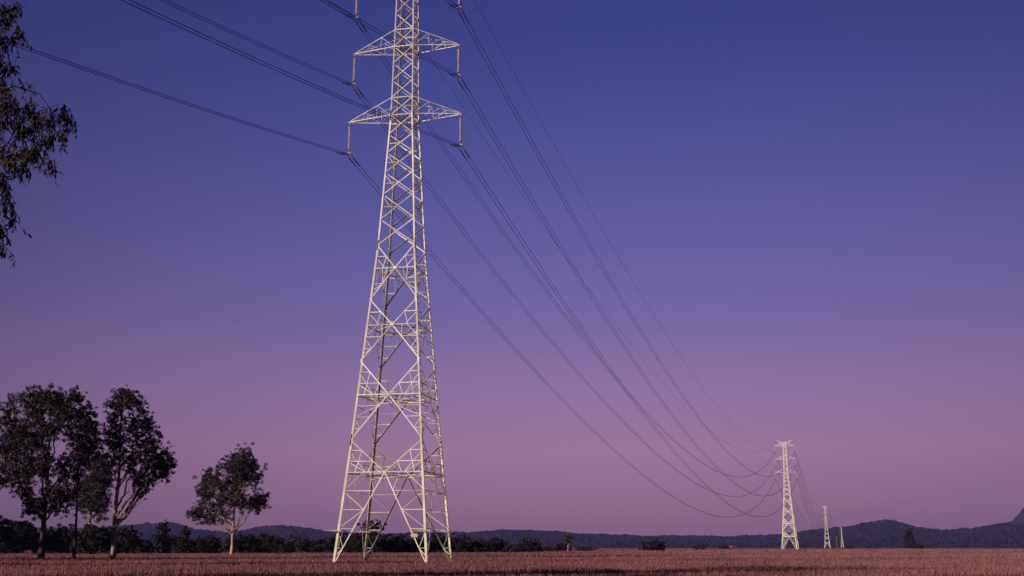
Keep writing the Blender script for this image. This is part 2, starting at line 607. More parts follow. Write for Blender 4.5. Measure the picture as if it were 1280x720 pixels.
def crossarm_mb(z, sd):
    b = SB(); b.fat = FAT[0] ** .05
    L = ARM[z]
    tip = np.array([sd * L, 0, z + .02])
    lo = [np.array([sd * wz(z) / 2, s * wz(z) / 2, z]) for s in (-1, 1)]
    zu = z + 1.66
    hi = [np.array([sd * wz(zu) / 2, s * wz(zu) / 2, zu]) for s in (-1, 1)]
    tl = [tip + (0, s * .10, 0) for s in (-1, 1)]
    th = [tip + (-sd * .12, s * .08, .12) for s in (-1, 1)]
    down = np.array([0, 0, -1.0])
    for k, s in enumerate((-1, 1)):
        b.angle(lo[k], tl[k], .070, (0, s, 0))
        b.angle(hi[k], th[k], .050, (0, s, 0))
        prev = None
        for j, t in enumerate((.34, .66)):                  # side face lattice
            pl = lerp(lo[k], tl[k], t); ph = lerp(hi[k], th[k], t)
            b.angle(pl, ph, .028, (0, s, 0))
            b.angle((lo[k] if prev is None else prev) + (0, -s * .02, 0), ph + (0, -s * .02, 0), .028, (0, s, 0))
            prev = pl
    prev = lo
    for j, t in enumerate((.34, .66, .95)):                  # bottom and top face lattice
        pl = [lerp(lo[k], tl[k], t) for k in (0, 1)]
        b.angle(pl[0], pl[1], .028, down)
        b.angle(prev[j % 2] + (0, 0, .03), pl[1 - j % 2] + (0, 0, .03), .028, down)
        prev = pl
    b.angle(lerp(hi[0], th[0], .5), lerp(hi[1], th[1], .5), .05, (0, 0, 1))
    b.box(tip + (-.16, -.13, -.05), tip + (.16, .13, -.02))          # hanger plate
    b.box(tip + (-.02, -.06, -.2), tip + (.02, .06, -.05))
    return b


def insulator_mb(z, sd):
    b = MB(); c = MB()
    top = np.array([sd * ARM[z], 0, z - .18])
    n = 11; pitch = .21
    zz = -.2
    c.tube([top, top + (0, 0, zz - n * pitch - .12)], .03, 6)
    prof = []
    for k in range(n):
        prof += [(.032, zz - .03), (.145, zz - .065), (.145, zz - .10), (.032, zz - .105)]
        c.lathe(top, [(.05, zz), (.055, zz - .04)], 7)
        zz -= pitch
    b.lathe(top, prof, 10)
    return b, c, top[2] + zz - .1


def yoke_mb(z, sd, zb):
    b = MB()
    x = sd * ARM[z]
    # triangular yoke plate with two suspension clamps
    y = .015
    b.add([(x - .2, -y, zb - .16), (x + .2, -y, zb - .16), (x + .04, -y, zb + .04), (x - .04, -y, zb + .04),
           (x - .2, y, zb - .16), (x + .2, y, zb - .16), (x + .04, y, zb + .04), (x - .04, y, zb + .04)],
          [(0, 1, 2, 3), (7, 6, 5, 4), (0, 4, 5, 1), (1, 5, 6, 2), (2, 6, 7, 3), (3, 7, 4, 0)])
    for s in (-.19, .19):
        b.tube([(x + s, 0, zb - .14), (x + s, 0, zb - .26)], .02, 6)
        b.tube([(x + s, -.16, zb - .25), (x + s, 0, zb - .27), (x + s, .16, zb - .25)], .045, 6)
    return b


def guard_mb(i):
    """anti-climbing frame round one leg: a square of angle bars on outriggers with barbed strands"""
    b = MB()
    z = 2.85
    c = corner(i, z)
    r = .62
    up = (0, 0, 1)
    ring = [c + (sx * r, sy * r, 0) for sx, sy in ((-1, -1), (1, -1), (1, 1), (-1, 1))]
    for k in range(4):
        b.angle(ring[k], ring[(k + 1) % 4], .06, up)
        b.angle(c + (0, 0, -.02), lerp(c, ring[k], .98) + (0, 0, -.02), .05, up)
        for q in (.55, .78):
            b.tube([lerp(c, ring[k], q) + (0, 0, .03), lerp(c, ring[(k + 1) % 4], q) + (0, 0, .03)], .008, 4)
    return b


def earth_mb(sd):
    b = SB(); b.fat = FAT[0] ** .1
    tip = np.array([sd * EWL, 0, EWZ + .15])
    for s in (-1, 1):
        a = np.array([sd * wz(53.85) / 2, s * wz(53.85) / 2, 53.85])
        l = np.array([sd * wz(52.23) / 2, s * wz(52.23) / 2, 52.23 + .05])
        t1 = tip + (0, s * .06, 0)
        b.angle(a, t1, .055, (0, s, 0))
        b.angle(l, t1 + (-sd * .1, 0, -.06), .055, (0, s, 0))
        prev = l
        for t in (.3, .6):
            p, q = lerp(a, t1, t), lerp(l, t1, t)
            b.angle(p, q, .032, (0, s, 0))
            b.angle(prev, p, .032, (0, s, 0))
            prev = q
    for t in (.3, .6, .9):
        b.angle(lerp(np.array([sd * wz(53.85) / 2, -wz(53.85) / 2, 53.85]), tip, t), lerp(np.array([sd * wz(53.85) / 2, wz(53.85) / 2, 53.85]), tip, t), .05, (0, 0, 1))
    b.box(tip + (-.05, -.05, -.2), tip + (.05, .05, .02))
    return b


def make_tower(fat):
    FAT[0] = fat
    st = M['steel'] if fat == 1.0 else M['steel_far']            # paler copy of the same steel, so far pylons look brightly sunlit
    root = empty('transmission_tower', (TX, TY, 0), -TPHI)
    for i in range(4):
        leg_mb(i).build('leg', st, root)
    for i in range(4):
        face_bracing(i).build('face_bracing', st, root)
    for z in (7.44, 13.78, 19.71, 24.72, ZB, ZM, ZT):
        plan_mb(z).build('plan_bracing', st, root)
    for z in (ZB, ZM, ZT):
        for sd in (-1, 1):
            crossarm_mb(z, sd).build('crossarm', st, root)
            ib, ic, zb = insulator_mb(z, sd)
            io = ib.build('insulator_string', M['porcelain'], root)
            ic.build('insulator_core', M['cap'], io)
            yoke_mb(z, sd, zb).build('conductor_yoke', M['fitting'], io)
    for sd in (-1, 1):
        earth_mb(sd).build('earth_wire_arm', st, root)
    for i in range(4):
        guard_mb(i).build('climbing_guard', st, root)
    return root


LINE = 'steel transmission towers of the power line'
tower = make_tower(1.0)
tag(tower, 'tallest steel lattice pylon in front, its top cut off by the picture edge', 'pylon', LINE)
near_tower = tower
TOWERS = [(TX, TY, TPHI, 0.0), (137.8, 561.7, .36, -.75), (409.0, 1470.0, .29, -.6), (883.0, 3030.0, .29, -.6)]
LBL = [None, 'middle-distance lattice pylon at right, fully lit and whole from base to top',
       'small lit far pylon just right of the middle-distance pylon', 'tiniest farthest pylon, rightmost of the row below the hill']
for (x, y, p, z), lab in zip(TOWERS[1:], LBL[1:]):
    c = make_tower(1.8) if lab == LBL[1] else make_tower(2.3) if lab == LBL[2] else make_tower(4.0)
    c.location = (x, y, z); c.rotation_euler = (0, 0, -p)
    tag(c, lab, 'pylon', LINE)
# the warning plate is only on the near tower
sb = MB()
p = corner(1, 2.45) + (-.95, -.06, 0)
sb.box(p + (-.25, -.012, -.14), p + (.25, .012, .14))
sb.box(p + (-.36, .014, -.02), p + (.36, .05, .03))
tag(sb.build('warning_sign', M['sign'], near_tower), 'small pale rectangular plate on a bar beside the front leg')


def tw(k, l, s, z):
    x, y, p, dz = TOWERS[k]
    return np.array([x + math.cos(p) * l + math.sin(p) * s, y - math.sin(p) * l + math.cos(p) * s, z + dz])


# ------------------------------------------------------------------ conductors
BACK = .3475                                                     # bearing of the span behind the camera
SPAN0 = 400.0


def span_pts(A, B, sag, n):
    t = np.linspace(0, 1, n)[:, None]
    p = A + (B - A) * t
    p[:, 2] -= 4 * sag * (t * (1 - t))[:, 0]
    return p


def wire_path(l, z, off, sags):
    A = tw(0, l + off, 0, z)
    A0 = A - SPAN0 * np.array([math.sin(BACK), math.cos(BACK), 0])
    pts = [span_pts(A0, A, sags[0], 140)]
    for k in range(3):
        B = tw(k + 1, l + off, 0, z)
        pts.append(span_pts(A, B, sags[k + 1], 140)[1:])
        A = B
    return np.concatenate(pts)


def wire_radius(p, r0):
    d = np.linalg.norm(p - np.array([0, 0, CAM_Z]), axis=1)
    return r0 * (1 + .9 * smooth(150, 560, d))


def damper(b, p, d):
    """Stockbridge damper: two weights on a short messenger under the wire"""
    d = d / np.linalg.norm(d)
    q = p + (0, 0, -.09)
    b.tube([p, q], .025, 5)
    b.tube([q - d * .24, q + d * .24], .012, 5)
    for s in (-1, 1):
        b.tube([q + d * s * .15, q + d * s * .30], .05, 6)


names = {ZB: 'lowest', ZM: 'middle', ZT: 'top'}
for z in (ZB, ZM, ZT):
    for sd in (-1, 1):
        side = 'left' if sd < 0 else 'right'
        zc = z - INS - .16
        root = empty('conductor_pair', tuple(tw(0, sd * ARM[z], 0, zc)),
                     label='twin dark conductors hung from the %s %s-hand crossarms' % (names[z], side), cat='power line',
                     group='conductor pairs of the power line')
        o0 = np.array(root.location)
        lines = []
        for off in (-.19, .19):
            p = wire_path(sd * ARM[z], zc, off, (19.5, 25, 28, 28))
            lines.append(p)
            b = MB(); b.tube(p - o0, wire_radius(p, .022), 5)
            b.build('conductor', M['wire'], root, smooth=True)
        A = lines[0]; B = lines[1]
        for idx in (150, 163, 182, 204, 226, 246, 264, 120, 100):
            b = MB(); b.tube([A[idx] - o0, B[idx] - o0], .022, 5)
            b.build('spacer', M['fitting'], root)
        for L_ in lines:
            for d_ in (-.8, -1.5, .8, 1.5):
                base = L_[139]
                nb = L_[139 + (1 if d_ > 0 else -1)]
                u = (nb - base); u /= np.linalg.norm(u)
                b = MB(); damper(b, base + u * abs(d_) - o0, u)
                b.build('vibration_damper', M['wire'], root)
for sd in (-1, 1):
    p = wire_path(sd * EWL, EWZ - .1, 0, (13, 20.5, 24, 24))
    b = MB(); b.tube(p - p[139], wire_radius(p, .014), 5)
    o = b.build('earth_wire', M['wire'], smooth=True)
    o.location = p[139]
    tag(o, 'single thin earth wire along the %s-hand tips of the tower tops' % ('left' if sd < 0 else 'right'), 'power line', 'earth wires of the power line')


# ------------------------------------------------------------------ trees
def leaf_cards(centers, radii, per, size, droop=.4, flat=.8, rng=RNG):
    """leaf-sized rhombs scattered through clumps; returns (n,4,3) and tones"""
    out_v = []; out_t = []
    for c, r, n in zip(centers, radii, per):
        d = rng.normal(0, 1, (n, 3)); d /= np.linalg.norm(d, axis=1)[:, None] + 1e-9
        rad = r * rng.random(n) ** .45
        p = c + d * rad[:, None] * np.array([1, 1, flat])
        ax = rng.normal(0, 1, (n, 3)); ax[:, 2] -= droop * 2
        ax /= np.linalg.norm(ax, axis=1)[:, None]
        sd = np.cross(ax, rng.normal(0, 1, (n, 3))); sd /= np.linalg.norm(sd, axis=1)[:, None] + 1e-9
        L = size[0] * rng.uniform(.6, 1.35, n)[:, None]; W = size[1] * rng.uniform(.6, 1.35, n)[:, None]
        q = np.empty((n, 4, 3))
        q[:, 0] = p - ax * L / 2; q[:, 1] = p - ax * L * .05 + sd * W / 2; q[:, 2] = p + ax * L / 2; q[:, 3] = p - ax * L * .05 - sd * W / 2
        out_v.append(q)
        out_t.append(np.clip(rng.normal(.45, .25, n) + rng.normal(0, .15), 0, 1))
    return np.concatenate(out_v), np.concatenate(out_t)


def bend(a, b, sag, n=6, wob=.0, rng=RNG):
    t = np.linspace(0, 1, n)[:, None]
    p = a + (b - a) * t
    L = np.linalg.norm(b - a)
    p[:, 2] += (np.sin(t[:, 0] * math.pi) * sag * L)
    if wob:
        p[1:-1] += rng.normal(0, wob * L, (n - 2, 3))
    return p


def gum_tree(name, label, base, clumps, trunk_top, trunk_r, fork, leafm, barkm, leaf=(.25, .10), dens=1.0, nlimb=6, group=None, cat='tree', lean=0.0, sub=13, seed=1):
    """base (x,y); clumps [(x,y,z,r)] world coordinates; trunk rises to trunk_top and forks from height fork"""
    rng = np.random.default_rng(seed)
    bz = float(ground_z(np.array(base[0]), np.array(base[1])))
    root = empty(name, (base[0], base[1], bz), label=label, cat=cat, group=group)
    o = np.array([base[0], base[1], bz])
    cl = np.array(clumps, float)
    cen = cl[:, :3] - o; rad = cl[:, 3]
    top = np.asarray(trunk_top, float) - o
    tb = MB()
    n = 12
    t = np.linspace(0, 1, n)
    path = np.zeros((n, 3)); path[:, 2] = t * top[2]
    path[:, 0] = top[0] * t ** 1.4; path[:, 1] = top[1] * t ** 1.4
    wob = np.cumsum(rng.normal(0, .028 * trunk_r * 10, (n, 2)), 0); wob -= wob[0]
    path[:, :2] += wob * (t * (1 - t))[:, None] * 2
    path[0, 2] = -.25
    tr = trunk_r * (1.0 - .82 * t) ; tr[0] *= 1.45; tr[1] *= 1.05
    tb.tube(path, tr, 9)

    def on_trunk(z):
        z = np.clip(z, fork, top[2] * .97)
        return np.array([np.interp(z, path[:, 2], path[:, 0]), np.interp(z, path[:, 2], path[:, 1]), z]), float(np.interp(z, path[:, 2], tr))
    # limbs: farthest-point seeds, every clump joins its nearest limb
    seeds = [int(rng.integers(len(cen)))]
    dist = np.linalg.norm(cen - cen[seeds[0]], axis=1)
    while len(seeds) < min(nlimb, len(cen)):
        k = int(dist.argmax()); seeds.append(k)
        dist = np.minimum(dist, np.linalg.norm(cen - cen[k], axis=1))
    own = np.argmin(np.linalg.norm(cen[:, None] - cen[seeds][None], axis=2), axis=1)
    for k in range(len(seeds)):
        mem = np.where(own == k)[0]
        c = cen[mem].mean(0)
        h = math.hypot(c[0], c[1])
        a, r = on_trunk(c[2] - max(2.2, h * 1.7))
        e = lerp(a, c, .75)
        lp = bend(a, e, -.05 if h > 1 else 0, 8, .03, rng)
        lr = np.linspace(min(r * .62, .17), min(r * .62, .17) * .42, 8)
        tb.tube(lp, lr, 6)
        for m in mem:
            q = lp[int(rng.integers(4, 8))]
            tw_ = bend(q, cen[m], rng.uniform(-.06, .1), 6, .04, rng)
            tb.tube(tw_, np.linspace(lr[-1] * .5, .010, 6), 5)
            for _ in range(1):
                s0 = tw_[int(rng.integers(3, 6))]
                e0 = cen[m] + rng.normal(0, rad[m] * .55, 3)
                tb.tube(bend(s0, e0, .05, 4, .05, rng), np.linspace(.022, .008, 4), 4)
    tb.build('trunk', barkm, root, smooth=True)
    cs = []; rs = []; ns = []
    for c, r in zip(cen, rad):
        for _ in range(sub):
            d = rng.normal(0, 1, 3); d /= np.linalg.norm(d)
            rr = r * rng.uniform(.18, .44)
            cs.append(c + d * r * rng.uniform(.2, 1.25) * np.array([1, 1, 1.15])); rs.append(rr)
            ns.append(max(4, int(dens * 4.2 * rr * rr * math.pi / (leaf[0] * leaf[1] * .5) * .33)))
    v, tn = leaf_cards(cs, rs, ns, leaf, .5, .75, rng)
    quads_object('crown', v, leafm, root, tn)
    return root


def px_clumps(pts, Y, depth, seed):
    """crown outline notes (px,py,r_px) -> clumps spread in depth round the trunk, with smaller clumps filling in between"""
    rng = np.random.default_rng(seed)
    q = np.array(pts, float)
    extra = []
    for i in range(len(q)):
        d = np.hypot(q[:, 0] - q[i, 0], q[:, 1] - q[i, 1])
        for j in np.argsort(d)[1:7]:
            if d[j] < 46 and (j > i or rng.random() < .5):
                t = rng.uniform(.3, .7)
                extra.append(q[i] + (q[j] - q[i]) * t + np.r_[rng.normal(0, 2.0, 2), 0])
                extra[-1][2] *= rng.uniform(.55, .95)
    pts = np.concatenate([q, np.array(extra)])
    P = [at(a, b, Y) for a, b, _ in pts]
    cx = np.mean([p[0] for p in P]); W = max(abs(p[0] - cx) for p in P) + .1
    res = []
    for p, (a, b, r) in zip(P, pts):
        room = math.sqrt(max(.15, 1 - ((p[0] - cx) / W) ** 2)) * depth
        dy = rng.uniform(-1, 1) * room
        k = (Y + dy) / Y
        res.append((p[0] * k, Y + dy, (p[2] - CAM_Z) * k + CAM_Z, r * Y / 1417.0 * rng.uniform(.75, 1.2)))
    return res


def z4(pts, r):          # points noted on an enlarged crop (scale 2.77, origin 0,460)
    return [(x / 2.769, 460 + y / 2.769, r * (1 if len(t) < 3 else t[2])) for t in pts for x, y in [t[:2]]]


def base_of(px, Y):
    r = ray(px, 690)
    return (r[0] / r[1] * Y, Y)


# the big dark tree at the far left
YA = 118.0
A_pts = z4([(40, 120), (80, 105), (130, 85), (150, 115), (185, 105), (240, 85), (268, 92), (290, 130), (308, 180), (325, 230), (340, 272), (20, 170), (15, 250), (60, 200),
            (100, 180), (140, 160), (200, 150), (240, 165), (280, 205), (245, 240), (180, 215), (60, 285), (25, 295), (15, 350), (100, 300), (125, 340), (150, 370), (80, 375), (60, 335),
            (20, 400), (75, 440), (110, 465), (180, 440), (212, 425), (200, 470), (140, 492), (100, 500), (230, 490), (260, 300), (300, 255), (-30, 200), (-40, 280), (-30, 350), (-60, 240),
            (215, 120), (120, 130), (215, 330), (230, 375), (165, 300), (310, 300), (45, 230), (75, 245), (110, 230), (92, 265), (70, 220), (135, 250), (215, 200), (150, 210)], 10.5)
ba = base_of(52, YA)
gum_tree('gum_tree', 'tallest broad dark gum tree at the far left edge of the paddock', ba, px_clumps(A_pts, YA, 4.5, 3), tuple(at(62, 520, YA)), .30, 4.2,
         M['leaf'], M['bark_dark'], dens=.95, nlimb=14, seed=11, group='gum trees on the paddock')
# slim tree just right of it
YB = 122.0
B_pts = z4([(250, 380), (265, 350), (240, 420), (275, 410), (225, 450), (285, 330), (255, 470), (300, 300)], 7)
gum_tree('gum_tree', 'slim dark-trunked gum between the tallest gum and the pale-trunked one', base_of(93, YB), px_clumps(B_pts, YB, 1.6, 5), tuple(at(98, 560, YB)), .17, 6,
         M['leaf'], M['bark_dark'], dens=.7, nlimb=4, seed=12, group='gum trees on the paddock')
YB2 = 238.0
B2_pts = z4([(330, 335), (300, 365), (350, 375), (330, 415), (285, 405), (360, 330), (345, 295), (380, 360), (370, 400), (310, 450), (350, 440), (280, 440), (335, 480), (300, 480),
             (360, 470), (320, 380), (300, 320), (345, 510), (275, 475)], 9.5)
gum_tree('gum_tree', 'low-crowned gum behind the slim one, its pale trunk catching the sun', base_of(109, YB2), px_clumps(B2_pts, YB2, 4.5, 6), tuple(at(114, 585, YB2)), .34, 6.5,
         M['leaf'], M['bark_pale'], dens=.9, nlimb=8, seed=13, group='gum trees on the paddock')
YC = 124.0
C_pts = z4([(430, 85), (402, 105), (468, 112), (492, 150), (385, 150), (412, 170), (455, 190), (520, 190), (402, 225), (440, 250), (498, 255), (540, 235), (575, 285), (592, 345),
            (545, 325), (560, 385), (505, 325), (470, 370), (505, 400), (490, 435), (445, 310), (400, 290), (382, 335), (430, 130), (480, 215), (580, 320), (530, 280), (372, 210), (380, 260),
            (475, 290), (420, 340), (535, 360), (450, 90)], 9.0)
gum_tree('gum_tree', 'tall open-crowned gum with a curved pale trunk, third along from the left edge', base_of(142, YC), px_clumps(C_pts, YC, 3.6, 7), tuple(at(152, 505, YC)), .30, 3.6,
         M['leaf'], M['bark_pale'], dens=.9, nlimb=13, seed=14, group='gum trees on the paddock')
YD = 188.0
D_pts = z4([(820, 300), (860, 295), (790, 320), (850, 340), (888, 345), (762, 340), (722, 362), (742, 392), (800, 380), (850, 390), (890, 390), (700, 400), (695, 440), (682, 500),
            (662, 512), (720, 480), (760, 430), (810, 440), (850, 452), (890, 442), (918, 455), (878, 482), (762, 490), (732, 520), (825, 410), (780, 400), (870, 310), (835, 480), (700, 520), (790, 460),
            (715, 440), (835, 320), (775, 520), (905, 470), (820, 350), (828, 372), (848, 365), (800, 335), (835, 355)], 8.5)
gum_tree('gum_tree', 'lone gum with a bright sunlit trunk standing by itself left of the near pylon', base_of(290, YD), px_clumps(D_pts, YD, 5.0, 8), tuple(at(294, 600, YD)), .33, 3.6,
         M['leaf'], M['bark_pale'], dens=.85, nlimb=14, seed=15, group='gum trees on the paddock')

# the gum close to the camera whose branches hang in from the left
YN = 22.0
NEARW = 'gum_tree'


def near_gum():
    rng = np.random.default_rng(33)
    bx, by = -14.8, 21.5
    root = empty('gum_tree', (bx, by, 0), label='close gum whose dark leafy branches hang in at the upper left corner', cat='tree')
    o = np.array([bx, by, 0.0])
    tb = MB()
    zs = np.linspace(0, 13.5, 12)
    path = np.stack([.25 * np.sin(zs * .4), .2 * np.cos(zs * .5), zs - .2], 1)
    tb.tube(path, np.linspace(.34, .09, 12) * np.r_[1.35, 1.1, np.ones(10)], 9)
    spots = [(2, 15, 20), (8, 45, 16), (18, 8, 10), (3, 80, 18), (2, 110, 18), (6, 125, 12),   # along the upper left edge
             (22, 130, 15), (12, 150, 18), (40, 140, 15), (30, 160, 18), (55, 150, 16), (72, 135, 13), (84, 140, 10), (92, 150, 7), (60, 175, 15), (45, 185, 15),
             (25, 190, 16), (8, 185, 18), (62, 200, 10), (30, 205, 9), (75, 165, 12), (10, 205, 12), (34, 105, 5), (28, 40, 6), (22, 30, 6),
             (4, 235, 12), (8, 255, 12), (14, 270, 9), (6, 285, 10), (2, 305, 7), (2, 220, 12)]
    V = []; Tn = []

    def spray(c, r, n):
        """a clump of drooping gum leaves on hanging twigs"""
        nt_ = max(2, int(n / 9))
        for _ in range(nt_):
            d = rng.normal(0, 1, 3); d /= np.linalg.norm(d)
            s = c + d * r * rng.random() ** .5 * np.array([1, 1, .75]) + (0, 0, r * .2)
            L = rng.uniform(.18, .42)
            e = s + np.array([rng.normal(0, .12), rng.normal(0, .12), -L])
            tp = bend(s, e, .03, 5, .03, rng)
            tb.tube(tp, np.linspace(.007, .003, 5), 3, cap=False)
            k = 9
            t = rng.random(k)
            p = s + (e - s) * t[:, None]
            ax = rng.normal(0, .45, (k, 3)); ax[:, 2] -= 1
            ax /= np.linalg.norm(ax, axis=1)[:, None]
            sd = np.cross(ax, rng.normal(0, 1, (k, 3))); sd /= np.linalg.norm(sd, axis=1)[:, None]
            Lf = rng.uniform(.09, .185, k)[:, None]; W = rng.uniform(.024, .040, k)[:, None]
            cu = rng.normal(0, .16, (k, 1)) * sd
            q = np.empty((k, 2, 4, 3))                           # two quads make a bent sickle leaf
            m1_ = p + ax * Lf * .35 + cu * Lf * .5; m2_ = p + ax * Lf * .7 + cu * Lf * .6; tip = p + ax * Lf + cu * Lf * .1
            q[:, 0, 0] = p; q[:, 0, 1] = m1_ + sd * W / 2; q[:, 0, 2] = m2_ + sd * W * .35; q[:, 0, 3] = m1_ - sd * W / 2
            q[:, 1, 0] = m1_ - sd * W / 2; q[:, 1, 1] = m2_ + sd * W * .35; q[:, 1, 2] = tip; q[:, 1, 3] = m2_ - sd * W * .4
            V.append(q.reshape(-1, 4, 3)); Tn.append(np.repeat(np.clip(rng.normal(.5, .25, k), 0, 1), 2))
    limbs = [(at(-120, 40, YN), 6.5), (at(-90, 150, YN), 4.2), (at(-70, 255, YN), 3.0)]
    ends = []
    for e, z0 in limbs:
        e = e - o
        a = np.array([np.interp(z0, zs, path[:, 0]), np.interp(z0, zs, path[:, 1]), z0])
        lp = bend(a, e, .12, 9, .02, rng)
        tb.tube(lp, np.linspace(.12, .04, 9), 7)
        ends.append(lp[-1])
    for px_, py_, r in spots:
        Yd = YN + rng.uniform(-1.2, 1.2)
        c = at(px_, py_, Yd) - o
        rr = r * YN / 1417.0
        k = int(np.argmin([np.linalg.norm(c - e) for e in ends]))
        tb.tube(bend(ends[k], c + (0, 0, rr * .4), rng.uniform(-.04, .16), 8, .06, rng), np.linspace(.026, .007, 8), 5)
        spray(c, rr, int(150 * (rr / .25) ** 1.7) + 10)
    # the rest of the crown, outside the picture
    cl = []
    for _ in range(34):
        a_ = rng.uniform(0, 2 * math.pi); q = rng.random() ** .5 * 5.0
        z = rng.uniform(5.0, 10.5)
        x = math.cos(a_) * q * (1.1 - abs(z - 8.6) / 9); y = math.sin(a_) * q
        if (x + bx) / (y + by) > -.60: x = -.62 * (y + by) - bx - rng.uniform(0, 1.5)
        cl.append((x, y, z))
    for c in cl:
        c = np.array(c)
        a = np.array([np.interp(c[2] - 1.5, zs, path[:, 0]), np.interp(c[2] - 1.5, zs, path[:, 1]), max(2.8, c[2] - 1.5)])
        tb.tube(bend(a, c, .08, 6, .03, rng), np.linspace(.05, .012, 6), 5)
    v2, t2 = leaf_cards([np.array(c) for c in cl], [rng.uniform(.7, 1.15) for _ in cl], [330] * len(cl), (.17, .045), .7, .8, rng)
    V.append(v2); Tn.append(t2)
    tb.build('trunk', M['bark_dark'], root, smooth=True)
    quads_object('crown', np.concatenate(V), M['leaf_near'], root, np.concatenate(Tn))


near_gum()


def side_gum(x, y, h, w, label, seed):
    rng = np.random.default_rng(seed)
    cl = []
    for _ in range(64):
        z = rng.uniform(.36, .97) * h
        k = math.sin(min(1, (z / h - .25) / .75) * math.pi * .86) ** .7
        a = rng.uniform(0, 2 * math.pi); q = w * k * rng.random() ** .5
        cl.append((x + math.cos(a) * q, y + math.sin(a) * q, z, rng.uniform(.7, 1.2)))
    gum_tree('gum_tree', label, (x, y), cl, (x + .4, y, h * .85), .28, h * .28, M['leaf'], M['bark_pale'], dens=2.4, nlimb=7, seed=seed, group='gum trees left of the view')


# trees just outside the left of the picture: their long shadows lie on the grass and on the left-hand trunks
for x, y, h, w, lab, s in ((-33, 33.5, 14, 5.2, 'gum beyond the left edge casting the long shadow over the right foreground', 50),
                           (-31, 23.5, 10.2, 4.6, 'gum beyond the left edge, closest to the camera of the shading trees', 55),
                           (-53, 63, 10.5, 4.0, 'gum beyond the left edge, nearest of the shading clump', 51),
                           (-76, 88, 15, 4.6, 'gum beyond the left edge, middle of the shading clump', 52),
                           (-92, 84, 15, 5.0, 'gum beyond the left edge, farthest left of the shading clump', 53),
                           (-77, 101, 14, 4.4, 'gum beyond the left edge, level with the near pylon', 54)):
    side_gum(x, y, h, w, lab, s)


# ------------------------------------------------------------------ scrub along the edge of the paddock
def scrub(label, px, ytop, hw, Y, kind='round', seed=0, m='bush', name='bush', bare=.0):
    rng = np.random.default_rng(900 + seed)
    bx, by = base_of(px, Y)
    top = at(px, ytop, Y)
    H = max(1.0, top[2] * 1.04); W = hw * (1.4 if kind in ('round', 'wide') else 1.22) * Y / 1417.0
    cl = []
    n = {'round': 54, 'cone': 50, 'wide': 58, 'sparse': 22, 'tree': 28}[kind]
    for _ in range(n):
        if kind == 'cone':
            z = rng.uniform(.06, .93); k = (1.02 - z) ** .55 if z > .22 else .85
        elif kind == 'tree':
            z = rng.uniform(.45, .93); k = math.sin((z - .35) / .65 * math.pi) ** .6
        elif kind == 'sparse':
            z = rng.uniform(.25, .95); k = math.sin(min(.98, z * .8 + .15) * math.pi) ** .5
        else:
            z = rng.uniform(.05, .90); k = math.sqrt(max(.05, 1 - ((z - .36) / .62) ** 2))
        a = rng.uniform(0, 2 * math.pi); q = rng.random() ** .5 * W * k * .9
        cl.append((bx + math.cos(a) * q, by + math.sin(a) * q, z * H * .92, min(W, H) * rng.uniform(.22, .40)))
    size = .36 if Y < 300 else .36 * Y / 300
    gum_tree(name, label, (bx, by), cl, (bx + rng.normal(0, .1), by, H * .7), .10 + .012 * H, H * .08 if kind != 'tree' else H * .3, M[m],
             M['bark_dark'] if m != 'twiggy' else M['bark_pale'], leaf=(size, size * .45), dens=(1.9 if kind != 'sparse' else .6), nlimb=5, seed=900 + seed,
             cat='tree' if name.endswith('tree') else 'bush', sub=5, group='scrub along the far edge of the paddock')


